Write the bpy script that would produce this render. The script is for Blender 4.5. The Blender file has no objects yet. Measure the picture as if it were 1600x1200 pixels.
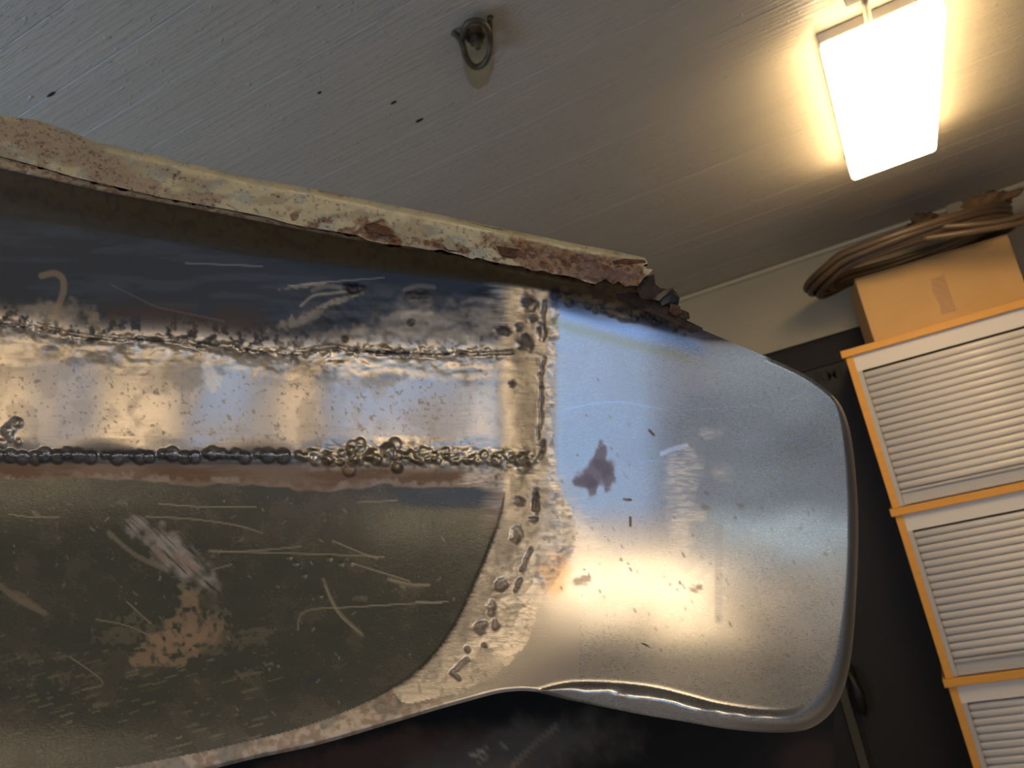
import bpy, bmesh, math, random
import numpy as np
from mathutils import Matrix, Vector

C = bpy.context.scene.collection
random.seed(4)
H0 = 1.515            # camera height above the floor
FPX = 1303.0          # focal length for a 1600 px wide frame
d1 = np.array([-2830, -910, -FPX]); d2 = np.array([630, -92, -FPX])
ax = -d1 / np.linalg.norm(d1); ay = d2 - (d2 @ ax) * ax; ay /= np.linalg.norm(ay); az = np.cross(ax, ay)
ROT = np.array([ax, ay, az])      # columns: camera right / up / back in room coordinates

# ------------------------------------------------------------------ camera, world, lights, exposure
cam = bpy.data.cameras.new('camera'); camo = bpy.data.objects.new('camera', cam); C.objects.link(camo)
M = Matrix([list(r) for r in ROT]).to_4x4(); M.translation = (0, 0, H0)
camo.matrix_world = M
cam.sensor_width = 36; cam.lens = FPX / 1600 * 36; cam.clip_start = 0.02
cam.dof.use_dof = True; cam.dof.focus_distance = 0.50; cam.dof.aperture_fstop = 20
bpy.context.scene.camera = camo
sc = bpy.context.scene
sc.view_settings.view_transform = 'Standard'; sc.view_settings.look = 'None'
sc.view_settings.gamma = 1; sc.view_settings.use_curve_mapping = False
sc.view_settings.exposure = 0.0
sc.cycles.use_denoising = True
sc.cycles.max_bounces = 8; sc.cycles.diffuse_bounces = 4; sc.cycles.glossy_bounces = 4
sc.cycles.sample_clamp_indirect = 4.0
w = bpy.data.worlds.new('world'); sc.world = w; w.use_nodes = True
bg = w.node_tree.nodes['Background']; bg.inputs[0].default_value = (0.45, 0.62, 1.0, 1); bg.inputs[1].default_value = 1.2

DAY_POWER = 4.8; LAMP_EMIT = 24.0; REAR_EMIT = 13.5
al = bpy.data.lights.new('daylight', 'AREA'); al.shape = 'RECTANGLE'; al.size = 2.15; al.size_y = 1.4
al.energy = DAY_POWER; al.color = (0.13, 0.50, 1.0)
alo = bpy.data.objects.new('daylight', al); C.objects.link(alo)
DOORX0, DOORX1, DOORZ0, DOORZ1, FRONTY = 0.2, 2.35, 0.8, 2.2, -2.6
alo.location = ((DOORX0 + DOORX1) / 2, FRONTY - 0.02, (DOORZ0 + DOORZ1) / 2); alo.rotation_euler = (math.radians(90), 0, 0)
def added_daylight(name, loc, rot, sx, sy, power, col):
    l = bpy.data.lights.new(name, 'AREA'); l.shape = 'RECTANGLE'; l.size = sx; l.size_y = sy; l.energy = power; l.color = col
    o = bpy.data.objects.new(name, l); C.objects.link(o); o.location = loc; o.rotation_euler = rot
added_daylight('added_daylight_right', (2.62, -.85, 1.60), (math.radians(90), 0, math.radians(90)), .7, .14, 1.3, (.62, .9, 1))  # unseen panel added to put a pale highlight on the patch
added_daylight('added_daylight_left', (-2.62, .1, 1.35), (math.radians(90), 0, math.radians(-90)), 1.6, 1.1, 24, (.40, .64, 1))  # unseen panel added to cool the left part of the ceiling

# ------------------------------------------------------------------ helpers
def lin(r, g=None, b=None):
    if g is None: r, g, b = r
    f = lambda c: (c / 255 / 12.92) if c / 255 <= 0.04045 else ((c / 255 + 0.055) / 1.055) ** 2.4
    return (f(r), f(g), f(b))

def mat(name, col, rough=0.5, metal=0.0, var=0.0, vscale=8.0, bump=0.0, bscale=60.0, stretch=(1, 1, 1), emit=None, spec=0.5):
    m = bpy.data.materials.new(name); m.use_nodes = True
    nt = m.node_tree; b = nt.nodes['Principled BSDF']
    b.inputs['Base Color'].default_value = (*col, 1); b.inputs['Roughness'].default_value = rough
    b.inputs['Metallic'].default_value = metal; b.inputs['Specular IOR Level'].default_value = spec
    tc = nt.nodes.new('ShaderNodeTexCoord'); mp = nt.nodes.new('ShaderNodeMapping'); mp.inputs['Scale'].default_value = stretch
    nt.links.new(tc.outputs['Object'], mp.inputs[0])
    if var:
        n = nt.nodes.new('ShaderNodeTexNoise'); n.inputs['Scale'].default_value = vscale; n.inputs['Detail'].default_value = 6
        nt.links.new(mp.outputs[0], n.inputs['Vector'])
        r = nt.nodes.new('ShaderNodeValToRGB'); r.color_ramp.elements[0].position = 0.3; r.color_ramp.elements[1].position = 0.7
        r.color_ramp.elements[0].color = (*[c * (1 - var) for c in col], 1); r.color_ramp.elements[1].color = (*[min(1, c * (1 + var)) for c in col], 1)
        nt.links.new(n.outputs[0], r.inputs[0]); nt.links.new(r.outputs[0], b.inputs['Base Color'])
    if bump:
        n = nt.nodes.new('ShaderNodeTexNoise'); n.inputs['Scale'].default_value = bscale; n.inputs['Detail'].default_value = 5
        nt.links.new(mp.outputs[0], n.inputs['Vector'])
        bp = nt.nodes.new('ShaderNodeBump'); bp.inputs['Strength'].default_value = bump; bp.inputs['Distance'].default_value = 0.002
        nt.links.new(n.outputs[0], bp.inputs['Height']); nt.links.new(bp.outputs[0], b.inputs['Normal'])
    if emit:
        b.inputs['Emission Color'].default_value = (*emit[0], 1); b.inputs['Emission Strength'].default_value = emit[1]
    return m

def obj(name, bm, m, parent=None, smooth=False, kind=None, label=None):
    me = bpy.data.meshes.new(name); bm.to_mesh(me); bm.free(); me.materials.append(m)
    if smooth:
        for p in me.polygons: p.use_smooth = True
    o = bpy.data.objects.new(name, me); C.objects.link(o)
    if parent: o.parent = parent
    if kind: o['kind'] = kind
    if label: o['label'] = label
    return o

def thing(name, label, cat, loc=(0, 0, 0), rot=(0, 0, 0), group=None):
    o = bpy.data.objects.new(name, None); C.objects.link(o); o.location = loc; o.rotation_euler = rot
    o.empty_display_size = 0.05
    o['label'] = label; o['category'] = cat
    if group: o['group'] = group
    return o

def box(bm, x0, x1, y0, y1, z0, z1, bev=0.0, seg=2):
    r = bmesh.ops.create_cube(bm, size=1.0)
    for v in r['verts']:
        v.co = Vector(((x0 + x1) / 2 + v.co.x * (x1 - x0), (y0 + y1) / 2 + v.co.y * (y1 - y0), (z0 + z1) / 2 + v.co.z * (z1 - z0)))
    if bev:
        es = list({e for v in r['verts'] for e in v.link_edges})
        bmesh.ops.bevel(bm, geom=es, offset=bev, segments=seg, affect='EDGES', profile=0.5)
    return bm

def B(*a, **k): return box(bmesh.new(), *a, **k)

def tube(bm, pts, r, seg=8, closed=False, caps=True):
    P = [Vector(p) for p in pts]; n = len(P); rings = []
    up = Vector((0.13, 0.21, 0.97)).normalized()
    for i in range(n):
        a = P[(i - 1) % n] if (closed or i) else P[i]; b = P[(i + 1) % n] if (closed or i < n - 1) else P[i]
        t = (b - a).normalized(); s = t.cross(up)
        if s.length < 1e-3: s = t.cross(Vector((1, 0, 0)))
        s.normalize(); q = s.cross(t)
        rr = r[i] if isinstance(r, (list, tuple)) else r
        rings.append([bm.verts.new(P[i] + (s * math.cos(2 * math.pi * k / seg) + q * math.sin(2 * math.pi * k / seg)) * rr) for k in range(seg)])
    for i in range(n if closed else n - 1):
        A, D = rings[i], rings[(i + 1) % n]
        for k in range(seg):
            bm.faces.new((A[k], A[(k + 1) % seg], D[(k + 1) % seg], D[k]))
    if caps and not closed:
        bm.faces.new(rings[0][::-1]); bm.faces.new(rings[-1])
    bmesh.ops.recalc_face_normals(bm, faces=bm.faces)
    return bm

def ray(px, py): return ROT @ np.array([px - 800, 600 - py, -FPX])
def on_z(px, py, z):     # point on the horizontal plane z (room coordinates)
    r = ray(px, py); p = r * (z - H0) / r[2]; return Vector((p[0], p[1], z))
def on_y(px, py, y):
    r = ray(px, py); p = r * y / r[1]; return Vector((p[0], y, p[2] + H0))

# ------------------------------------------------------------------ room shell
CZ = H0 + 0.95; WY = 4.03; XL, XR = -2.6, 2.6
m_floor = mat('floor_concrete', (0.33, 0.33, 0.335), 0.8, var=0.3, bump=0.3)
m_wall = mat('wall_plaster', lin(176, 166, 140), 0.8, var=0.08, vscale=2, bump=0.3, bscale=30)
m_wallw = mat('wall_light', lin(190, 184, 174), 0.8, var=0.08, vscale=2, bump=0.2)
m_wallb = mat('wall_blue_grey', lin(146, 160, 184), 0.8, var=0.08, vscale=2, bump=0.2)
m_ceilback = mat('ceiling_slab', (0.05, 0.05, 0.05), 0.9)

def ceiling_material():
    m = bpy.data.materials.new('painted_boards'); m.use_nodes = True; nt = m.node_tree; b = nt.nodes['Principled BSDF']
    b.inputs['Roughness'].default_value = 0.42; b.inputs['Specular IOR Level'].default_value = 0.6
    tc = nt.nodes.new('ShaderNodeTexCoord')
    oi = nt.nodes.new('ShaderNodeObjectInfo')
    off = nt.nodes.new('ShaderNodeVectorMath'); off.operation = 'ADD'; nt.links.new(tc.outputs['Object'], off.inputs[0]); nt.links.new(oi.outputs['Random'], off.inputs[1])
    def noise(scale, sx, sy, detail, rough=0.5, dist=0):
        mp = nt.nodes.new('ShaderNodeMapping'); mp.inputs['Scale'].default_value = (sx, sy, 1)
        nt.links.new(off.outputs[0], mp.inputs[0])
        n = nt.nodes.new('ShaderNodeTexNoise'); n.inputs['Scale'].default_value = scale; n.inputs['Detail'].default_value = detail
        n.inputs['Roughness'].default_value = rough; n.inputs['Distortion'].default_value = dist
        nt.links.new(mp.outputs[0], n.inputs[0]); return n.outputs[0]
    def ramp(x, p0, p1, c0=0, c1=1):
        r = nt.nodes.new('ShaderNodeMapRange'); r.inputs[1].default_value = p0; r.inputs[2].default_value = p1
        r.inputs[3].default_value = c0; r.inputs[4].default_value = c1; nt.links.new(x, r.inputs[0]); return r.outputs[0]
    def math_(op, a, b_):
        n = nt.nodes.new('ShaderNodeMath'); n.operation = op
        for i, v in enumerate((a, b_)):
            if isinstance(v, (int, float)): n.inputs[i].default_value = v
            else: nt.links.new(v, n.inputs[i])
        return n.outputs[0]
    grain = noise(10, 0.5, 9, 3, 0.55, 0.5)             # long grain along the boards
    flecks = ramp(noise(26, 1.4, 8, 3, 0.6), 0.60, 0.72)
    blobs = ramp(noise(55, 0.8, 1.2, 2, 0.5), 0.66, 0.78)
    h = math_('ADD', math_('MULTIPLY', grain, 0.9), math_('ADD', math_('MULTIPLY', flecks, 0.6), math_('MULTIPLY', blobs, 0.6)))
    bp = nt.nodes.new('ShaderNodeBump'); bp.inputs['Strength'].default_value = 0.8; bp.inputs['Distance'].default_value = 0.004
    nt.links.new(h, bp.inputs['Height']); nt.links.new(bp.outputs[0], b.inputs['Normal'])
    mix = nt.nodes.new('ShaderNodeMix'); mix.data_type = 'RGBA'
    mix.inputs['A'].default_value = (*lin(176, 167, 152), 1); mix.inputs['B'].default_value = (*lin(196, 186, 166), 1)
    nt.links.new(noise(3, 1, 3, 5), mix.inputs['Factor']); nt.links.new(mix.outputs['Result'], b.inputs['Base Color'])
    return m
m_board = ceiling_material()

def struct(name, bm, m, parent=None):
    o = obj(name, bm, m, parent)
    if not parent: o['kind'] = 'structure'
    return o
struct('floor', B(XL, XR, FRONTY, WY + .1, -.06, 0), m_floor)
ceiling = struct('ceiling', B(XL, XR, FRONTY - .1, WY + .1, CZ + .022, CZ + .12), m_ceilback)
def side_wall(name, x0, x1, y0, y1, z0, z1):  # each wall has an opening for its added daylight panel
    bm = bmesh.new(); box(bm, x0, x1, FRONTY, y0, 0, CZ + .1); box(bm, x0, x1, y1, WY, 0, CZ + .1)
    box(bm, x0, x1, y0, y1, 0, z0); box(bm, x0, x1, y0, y1, z1, CZ + .1); struct(name, bm, m_wallb if x0 > 0 else m_wallw)
side_wall('wall_left', XL - .1, XL, -.7, .9, .8, 1.9)
side_wall('wall_right', XR, XR + .1, -1.2, -.5, 1.53, 1.67)
bm = bmesh.new()
box(bm, XL, DOORX0, FRONTY - .1, FRONTY, 0, CZ + .1); box(bm, DOORX1, XR, FRONTY - .1, FRONTY, 0, CZ + .1)
box(bm, DOORX0, DOORX1, FRONTY - .1, FRONTY, DOORZ1, CZ + .1); box(bm, DOORX0, DOORX1, FRONTY - .1, FRONTY, 0, DOORZ0)
struct('wall_front', bm, m_wallw)
# seams measured off the photo, then continued in the same widths
seams = [-2.7 + .128 * i for i in range(27)]
seams = [s for s in seams if s < .66] + [.70, .824, .953, 1.076, 1.204, 1.335, 1.60, 1.78, 2.07, 2.25, 2.52, 2.78, 3.0, 3.17, 3.29, 3.45, 3.70, 4.03]
for i in range(len(seams) - 1):
    a, b_ = seams[i], seams[i + 1]
    dz = random.uniform(-.0012, .0012) if a < 1.3 else random.uniform(-.0006, .0006)
    z = CZ + dz
    bm = bmesh.new(); e = .0009
    gp = .0011 if a < 1.21 else .0003
    prof = [(a + gp, z + .022), (a + gp, z + e), (a + gp + e, z), (b_ - e, z), (b_ - .0004, z + e), (b_ - .0004, z + .022)]
    r0 = [bm.verts.new((XL, y, zz)) for y, zz in prof]; r1 = [bm.verts.new((XR, y, zz)) for y, zz in prof]
    for k in range(6): bm.faces.new((r0[k], r0[(k + 1) % 6], r1[(k + 1) % 6], r1[k]))
    bm.faces.new(r0); bm.faces.new(r1); bmesh.ops.recalc_face_normals(bm, faces=bm.faces)
    obj('board', bm, m_board, ceiling)
m_hole = mat('nail_hole', (0.01, 0.01, 0.012), 0.9)
for px, py, r, q in ((80, 147, .011, .003), (499, 144, .005, .004), (655, 188, .009, .004), (615, 160, .007, .003)):
    p = on_z(px, py, CZ)
    bm = bmesh.new(); n = 10
    ring = [bm.verts.new((p.x + r * math.cos(2 * math.pi * k / n) * random.uniform(.8, 1.2), p.y + q * math.sin(2 * math.pi * k / n), CZ - .0016)) for k in range(n)]
    top = bm.verts.new((p.x, p.y, CZ + .0045))
    ring2 = [bm.verts.new((v.co.x * 1.0 + (v.co.x - p.x) * .15, v.co.y + (v.co.y - p.y) * .15, CZ + .002)) for v in ring]
    for k in range(n):
        bm.faces.new((ring[k], ring[(k + 1) % n], ring2[(k + 1) % n], ring2[k])); bm.faces.new((ring[k], top, ring[(k + 1) % n]))
    bm.faces.new(ring)
    obj('nail_hole', bm, m_hole, ceiling)

# back wall with a dark doorway under a lintel
m_dark = mat('dark_door', (0.008, 0.005, 0.0015), 0.55, var=0.25, vscale=3, bump=0.2, stretch=(1, 1, .2))
m_lintel = mat('dark_lintel', (0.012, 0.009, 0.006), 0.7)
m_olive = mat('olive_strip', (0.05, 0.042, 0.024), 0.6, var=0.2)
m_black = mat('black_plastic', (0.006, 0.006, 0.006), 0.5)
m_letter = mat('faded_letters', (0.008, 0.006, 0.004), 0.7)
wz = 2.075
bm = bmesh.new()
box(bm, XL, XR, WY, WY + .1, wz, CZ + .1); box(bm, XL, -1.7, WY, WY + .1, 0, wz); box(bm, 1.6, XR, WY, WY + .1, 0, wz)
struct('wall_back', bm, m_wall)
bm = B(-1.7, 1.6, WY + .03, WY + .09, wz - .125, wz); struct('trim_2', bm, m_lintel)
door = struct('door_1', B(-1.7, 1.6, WY + .045, WY + .09, 0, wz - .125), m_dark)
for xx in (-1.05, -.62, -.56, .3):
    obj('door_seam', B(xx - .004, xx + .004, WY + .036, WY + .046, 0, wz - .125), m_lintel, door)
obj('door_stile', B(-.61, -.57, WY + .025, WY + .05, 0, .62, bev=.004), m_olive, door)
pa, pb = on_y(1328, 1045, WY), on_y(1350, 1118, WY)
bm = tube(bmesh.new(), [(pa.x, WY + .035, pa.z), (pa.x, WY + .0, pa.z - .02), ((pa.x + pb.x) / 2, WY - .01, (pa.z + pb.z) / 2), (pb.x, WY + .0, pb.z + .02), (pb.x, WY + .04, pb.z)], [.012, .02, .028, .022, .012], seg=10)
obj('door_handle', bm, m_black, door, smooth=True)
def text_mesh(s, size, m, parent, loc, rot, name='lettering'):
    cu = bpy.data.curves.new(name, 'FONT'); cu.body = s; cu.size = size; cu.extrude = .0006; cu.offset = size * .012
    t = bpy.data.objects.new(name, cu); C.objects.link(t)
    me = bpy.data.meshes.new_from_object(t.evaluated_get(bpy.context.evaluated_depsgraph_get()))
    bpy.data.objects.remove(t); me.materials.clear(); me.materials.append(m)
    o = bpy.data.objects.new(name, me); C.objects.link(o); o.parent = parent; o.location = loc; o.rotation_euler = rot; return o
p = on_y(1276, 600, WY + .044)
text_mesh('RMI', .075, m_letter, door, (p.x, WY + .044, p.z), (math.radians(90), 0, 0))
# round conduit along the wall and ceiling corner
m_pipe = mat('conduit_paint', lin(190, 178, 150), 0.45)
bm = tube(bmesh.new(), [(XL + .01, WY - .013, CZ - .013), (XR - .01, WY - .013, CZ - .013)], .0125, seg=10)
struct('trim_1', bm, m_pipe)
p = on_y(1492, 326, WY)
cl = struct('trim_3', B(p.x - .035, p.x + .03, WY - .03, WY - .001, p.z - .03, p.z + .03, bev=.006), m_wall)

# ------------------------------------------------------------------ ceiling luminaires
m_diff = mat('opal_diffuser', (0.9, 0.88, 0.8), 0.4, emit=((1.0, 0.72, 0.38), LAMP_EMIT))
m_tray = mat('luminaire_tray', (0.5, 0.48, 0.42), 0.5)
m_grey = mat('grey_enamel', (0.16, 0.15, 0.14), 0.5)
m_cable = mat('cream_cable', (0.5, 0.42, 0.3), 0.5)
m_diff3 = mat('added_fill_diffuser', (0.9, 0.88, 0.8), 0.4, emit=((1.0, 0.74, 0.44), REAR_EMIT * .45))  # weak glow for the added light closest to the camera
m_diff2 = mat('opal_diffuser_twin', (0.9, 0.88, 0.8), 0.4, emit=((1.0, 0.76, 0.48), REAR_EMIT))
def luminaire(x, y, label, rz=0, md=m_diff):
    t = thing('ceiling_light', label, 'ceiling light', (x, y, CZ), (0, 0, rz), group='ceiling luminaires')
    obj('mounting_tray', B(-.127, .127, -.47, .47, -.028, -.0015, bev=.003), m_tray, t)
    obj('diffuser', B(-.129, .129, -.475, .475, -.08, -.028, bev=.012, seg=3), md, t, smooth=False)
    obj('junction_box', B(-.06, .02, -.66, -.585, -.03, -.001, bev=.004), m_grey, t)
    obj('supply_cable', tube(bmesh.new(), [(-.02, -.585, -.016), (-.02, -.55, -.02), (-.02, -.50, -.033), (-.02, -.474, -.04)], .008, seg=8), m_cable, t, smooth=True)
    return t
luminaire(.192, 2.44, 'glowing white rectangular ceiling light on the boards above the cabinets')
luminaire(.92, -1.1, 'glowing white rectangular ceiling light behind the camera, the middle one', math.pi / 2, m_diff2)
luminaire(2.02, -1.1, 'added warm fill light behind the camera, nearest the right wall', math.pi / 2, m_diff2)  # added out of view to warm the right side of the patch

luminaire(1.55, -.52, 'added dim fill light behind the camera, the one closest to it', math.pi / 2, m_diff3)  # added out of view to spread warm reflection down the patch
luminaire(-.75, -2.05, 'added warm fill light behind the camera, the farthest back on the left', math.pi / 2, m_diff2)  # added out of view to brighten the seam and repair strip

# ------------------------------------------------------------------ ceiling ring
m_iron = mat('tarnished_iron', lin(92, 84, 66), 0.55, 0.5, var=0.35, vscale=40, bump=0.5, bscale=150)
m_patch = mat('yellow_brown_patch', lin(160, 146, 112), 0.7, var=0.15, vscale=30)
hk = thing('ceiling_ring', 'rusty iron ring held by a bolt to the painted ceiling', 'ring', on_z(743, 55, CZ))
hc = Vector(hk.location)
def hp(px, py, dz): return on_z(px, py, CZ - dz) - hc
def smooth_path(pts, n=6):
    out = []
    P = [Vector(p) for p in pts]
    for i in range(len(P) - 1):
        a, b_, c, d = P[max(i - 1, 0)], P[i], P[i + 1], P[min(i + 2, len(P) - 1)]
        for k in range(n):
            t = k / n; out.append(.5 * ((2 * b_) + (c - a) * t + (2 * a - 5 * b_ + 4 * c - d) * t * t + (3 * b_ - a - 3 * c + d) * t ** 3))
    out.append(P[-1]); return out
obj('ring', tube(bmesh.new(), smooth_path([hp(708, 51, .008), hp(716, 57, .012), hp(722, 68, .02), hp(728, 88, .027), hp(735, 100, .03), hp(745, 105, .031), hp(756, 99, .03), hp(764, 85, .027), hp(767, 65, .02), hp(766, 44, .012), hp(766, 27, .006)]), .0062, seg=10), m_iron, hk, smooth=True)
obj('clamp', tube(bmesh.new(), smooth_path([hp(722, 66, .012), hp(724, 48, .016), hp(731, 36, .018), hp(744, 32, .018), hp(757, 37, .018), hp(765, 50, .014)]), .0058, seg=10), m_iron, hk, smooth=True)
bm = bmesh.new(); c0 = on_z(741, 50, CZ) - hc
def disc(bm, c, r, z0, z1, n, bev=0):
    top = [bm.verts.new((c.x + r * math.cos(2 * math.pi * k / n), c.y + r * math.sin(2 * math.pi * k / n), z0)) for k in range(n)]
    bot = [bm.verts.new((c.x + (r - bev) * math.cos(2 * math.pi * k / n), c.y + (r - bev) * math.sin(2 * math.pi * k / n), z1)) for k in range(n)]
    for k in range(n): bm.faces.new((top[k], top[(k + 1) % n], bot[(k + 1) % n], bot[k]))
    bm.faces.new(top); bm.faces.new(bot)
    bmesh.ops.recalc_face_normals(bm, faces=bm.faces); return bm
obj('washer', disc(bm, c0, .021, -.001, -.012, 20, .002), m_iron, hk)
obj('bolt', disc(disc(bmesh.new(), c0, .0145, -.012, -.024, 6, .001), c0, .0085, -.024, -.036, 14, .003), m_iron, hk)
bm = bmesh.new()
sp = [hp(x, y, .0022) for x, y in ((716, 58), (722, 90), (728, 118), (736, 134), (748, 140), (758, 132), (766, 112), (770, 80), (768, 50), (740, 60))]  # outline of the yellow brown patch under the ring
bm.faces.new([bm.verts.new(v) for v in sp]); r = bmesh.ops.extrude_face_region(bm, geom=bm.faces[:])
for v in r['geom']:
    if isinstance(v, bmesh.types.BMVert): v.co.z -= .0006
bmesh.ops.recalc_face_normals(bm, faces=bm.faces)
obj('ceiling_patch', bm, m_patch, hk, label='yellow brown patch on the boards')

# ------------------------------------------------------------------ cabinets with roller shutters
m_beech = mat('beech_veneer', lin(214, 152, 62), 0.5, var=0.07, vscale=3, stretch=(1, 1, 12))
m_beech2 = mat('beech_veneer_flat', lin(214, 152, 62), 0.5, var=0.07, vscale=3, stretch=(1, 12, 12))
m_shut = mat('shutter_white', lin(214, 206, 196), 0.35)
m_rail = mat('shutter_rail', lin(176, 172, 168), 0.45)
m_inside = mat('cabinet_inside', (0.05, 0.045, 0.04), 0.8)
CX0, CX1, CY = -.148, .86, 3.6
tops = [.422, -.226, -.876, -1.515]
tops = [t + H0 for t in tops]
labels = ['topmost shutter cabinet in beech frame, directly under the cardboard box',
          'middle shutter cabinet in beech frame, between the top and bottom ones',
          'lowest shutter cabinet in beech frame, cut off by the bottom right corner']
def slat_bm(L, h):
    bm = bmesh.new(); prof = []
    for k in range(7):
        a = math.pi * k / 6; prof.append((-.0085 * math.sin(a), h / 2 * math.cos(a) * .94))
    prof = prof + [(.004, -h / 2 * .94), (.004, h / 2 * .94)]
    r0 = [bm.verts.new((0, y, z)) for y, z in prof]; r1 = [bm.verts.new((L, y, z)) for y, z in prof]; n = len(prof)
    for k in range(n): bm.faces.new((r0[k], r0[(k + 1) % n], r1[(k + 1) % n], r1[k]))
    bm.faces.new(r0); bm.faces.new(r1); bmesh.ops.recalc_face_normals(bm, faces=bm.faces); return bm
slat_mesh = None
for i in range(3):
    z1, z0 = tops[i], tops[i + 1]
    t = thing('cabinet', labels[i], 'cabinet', (CX0, CY, z0), group='roller shutter cabinets stacked in the corner')
    W_ = CX1 - CX0; Hh = z1 - z0; D = .42
    obj('top_board', B(-.012, W_ + .012, -.012, D, Hh - .03, Hh - .0008, bev=.0015), m_beech2, t)
    obj('side_board', B(0, .027, 0, D, 0, Hh - .03, bev=.001), m_beech, t)
    obj('side_board', B(W_ - .027, W_, 0, D, 0, Hh - .03, bev=.001), m_beech, t)
    obj('back_board', B(.027, W_ - .027, D - .01, D, 0, Hh - .03), m_inside, t)
    obj('fascia', B(.027, W_ - .027, .006, .03, Hh - .03 - .066, Hh - .03), m_shut, t)
    obj('rail', B(.027, .045, .004, .03, 0.002, Hh - .096), m_rail, t)
    obj('rail', B(W_ - .045, W_ - .027, .004, .03, .002, Hh - .096), m_rail, t)
    n = 17; zt = Hh - .103; zb = .062; ph = (zt - zb) / n
    if slat_mesh is None:
        s = obj('slat', slat_bm(W_ - .092, ph), m_shut, t, smooth=True); slat_mesh = s.data
        start = 1; s.location = (.046, .02, zt - ph / 2)
    else: start = 0
    for k in range(start, n):
        s = bpy.data.objects.new('slat', slat_mesh); C.objects.link(s); s.parent = t; s.location = (.046, .02, zt - ph * (k + .5))
    bm = B(.046, W_ - .046, .012, .026, .003, zb - .002)
    box(bm, .046, W_ - .046, .004, .02, zb - .012, zb - .004, bev=.002); box(bm, .046, W_ - .046, -.002, .02, .004, .013, bev=.002)
    obj('shutter_bar', bm, m_rail, t)

# cardboard box
m_card = mat('cardboard', lin(196, 154, 96), 0.75, var=0.05, vscale=6, bump=0.15)
m_tape = mat('packing_tape', lin(176, 132, 80), 0.22, bump=0.6, bscale=60)
bx = thing('cardboard_box', 'plain brown cardboard box with tape standing on the top cabinet', 'box', (-.028, 3.615, tops[0]), (0, 0, math.radians(7)))
obj('box_body', B(0, .57, 0, .33, .001, .265, bev=.004), m_card, bx)
obj('flap', B(.002, .568, -.002, .16, .2652, .269), m_card, bx); obj('flap', B(.002, .568, .164, .332, .2652, .269), m_card, bx)
bm = bmesh.new()
for k in range(8):
    for z in (0,):
        box(bm, .262 + .004 * math.sin(k), .315, -.0012 - .0006 * (k % 2), .0005, .035 + k * .0185, .035 + (k + 1) * .0185)
obj('tape', bm, m_tape, bx)

# coil of hose lying on the box, hanging over its left side
m_hose = mat('brown_hose', lin(88, 70, 50), 0.42, var=0.15, bump=0.1)
hose = thing('hose_coil', 'large coil of brown hose lying on the cardboard box', 'hose', (.19, 3.70, tops[0] + .30))
for k in range(12):
    R_ = .29 + .02 * (k % 4) + .007 * (k // 4); pts = []; off = random.uniform(-.015, .015)
    for j in range(56):
        a = 2 * math.pi * j / 56; x = R_ * 1.08 * math.cos(a) + off; y = R_ * .82 * math.sin(a) + off
        sag = -.055 * max(0, (-x - .24)) / .15 - .02 * max(0, -y - .1)
        pts.append((x, y, .013 + .019 * (k // 4) + sag * .9 + .008 * math.sin(a * 2 + k * 1.3)))
    obj('hose_loop', tube(bmesh.new(), pts, .0135, seg=8, closed=True), m_hose, hose, smooth=True)
tail = smooth_path([(.10, -.27, .03), (.22, -.29, -.012), (.34, -.26, -.03), (.5, -.2, -.02), (.66, -.1, -.1)])
obj('hose_end', tube(bmesh.new(), tail, .0115, seg=8), m_hose, hose, smooth=True)
tail = smooth_path([(.05, -.28, .0), (.2, -.30, -.035), (.36, -.27, -.055), (.5, -.22, -.05), (.66, -.12, -.13)])
obj('hose_end', tube(bmesh.new(), tail, .0115, seg=8), m_hose, hose, smooth=True)
# crumpled rags on the coil
def crumple(name, label, loc, sx, sy, sz, col, seed):
    rnd = random.Random(seed); bm = bmesh.new(); bmesh.ops.create_icosphere(bm, subdivisions=4, radius=1)
    from mathutils import noise
    for v in bm.verts:
        n = noise.noise(v.co * 1.7 + Vector((seed, 0, 0))) * .5 + abs(noise.noise(v.co * 4 + Vector((0, seed, 0)))) * .5
        v.co = v.co * (.75 + n); v.co.x *= sx; v.co.y *= sy; v.co.z *= sz
        v.co.z = max(v.co.z, -sz * .55)
    o = obj(name, bm, mat(name + '_cloth', col, .8, var=.3, vscale=20, bump=.4), None, smooth=True); o.location = loc
    o['label'] = label; o['category'] = 'rag'; return o
a = on_y(1442, 352, 3.66); b_ = on_y(1540, 320, 3.66)
crumple('rag', 'dark brown crumpled rag on the hose coil, the left one', (a.x, a.y, a.z), .075, .06, .045, lin(84, 66, 48), 3)
crumple('rag', 'lighter brown crumpled rag on the hose coil, the right one', (b_.x, b_.y, b_.z), .11, .07, .045, lin(112, 88, 60), 8)

# ================================================================== THE CAR BODY SECTION
D0 = 0.50; S = D0 / FPX
car = thing('car_body', 'rusty car sill section with welded bare steel patch, filling the foreground', 'car body')
car.matrix_world = M
def hsh(i, j, s):
    n = (i.astype(np.int64) * 374761393 + j.astype(np.int64) * 668265263 + s * 974634777) & 0xffffffff
    n = ((n ^ (n >> 13)) * 1274126177) & 0xffffffff
    n = ((n ^ (n >> 16)) * 2246822519) & 0xffffffff
    return ((n ^ (n >> 15)) & 0xffffff) / float(0xffffff)
def vn(x, y, s=0):
    i = np.floor(x); j = np.floor(y); u = x - i; v = y - j; u = u * u * (3 - 2 * u); v = v * v * (3 - 2 * v)
    return (hsh(i, j, s) * (1 - u) + hsh(i + 1, j, s) * u) * (1 - v) + (hsh(i, j + 1, s) * (1 - u) + hsh(i + 1, j + 1, s) * u) * v
def fbm(x, y, s=0, o=4, g=.5):
    r = 0; a = 1; t = 0
    for k in range(o): r = r + a * vn(x * 2 ** k + 17.3 * k, y * 2 ** k - 9.1 * k, s + k); t += a; a *= g
    return r / t
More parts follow.
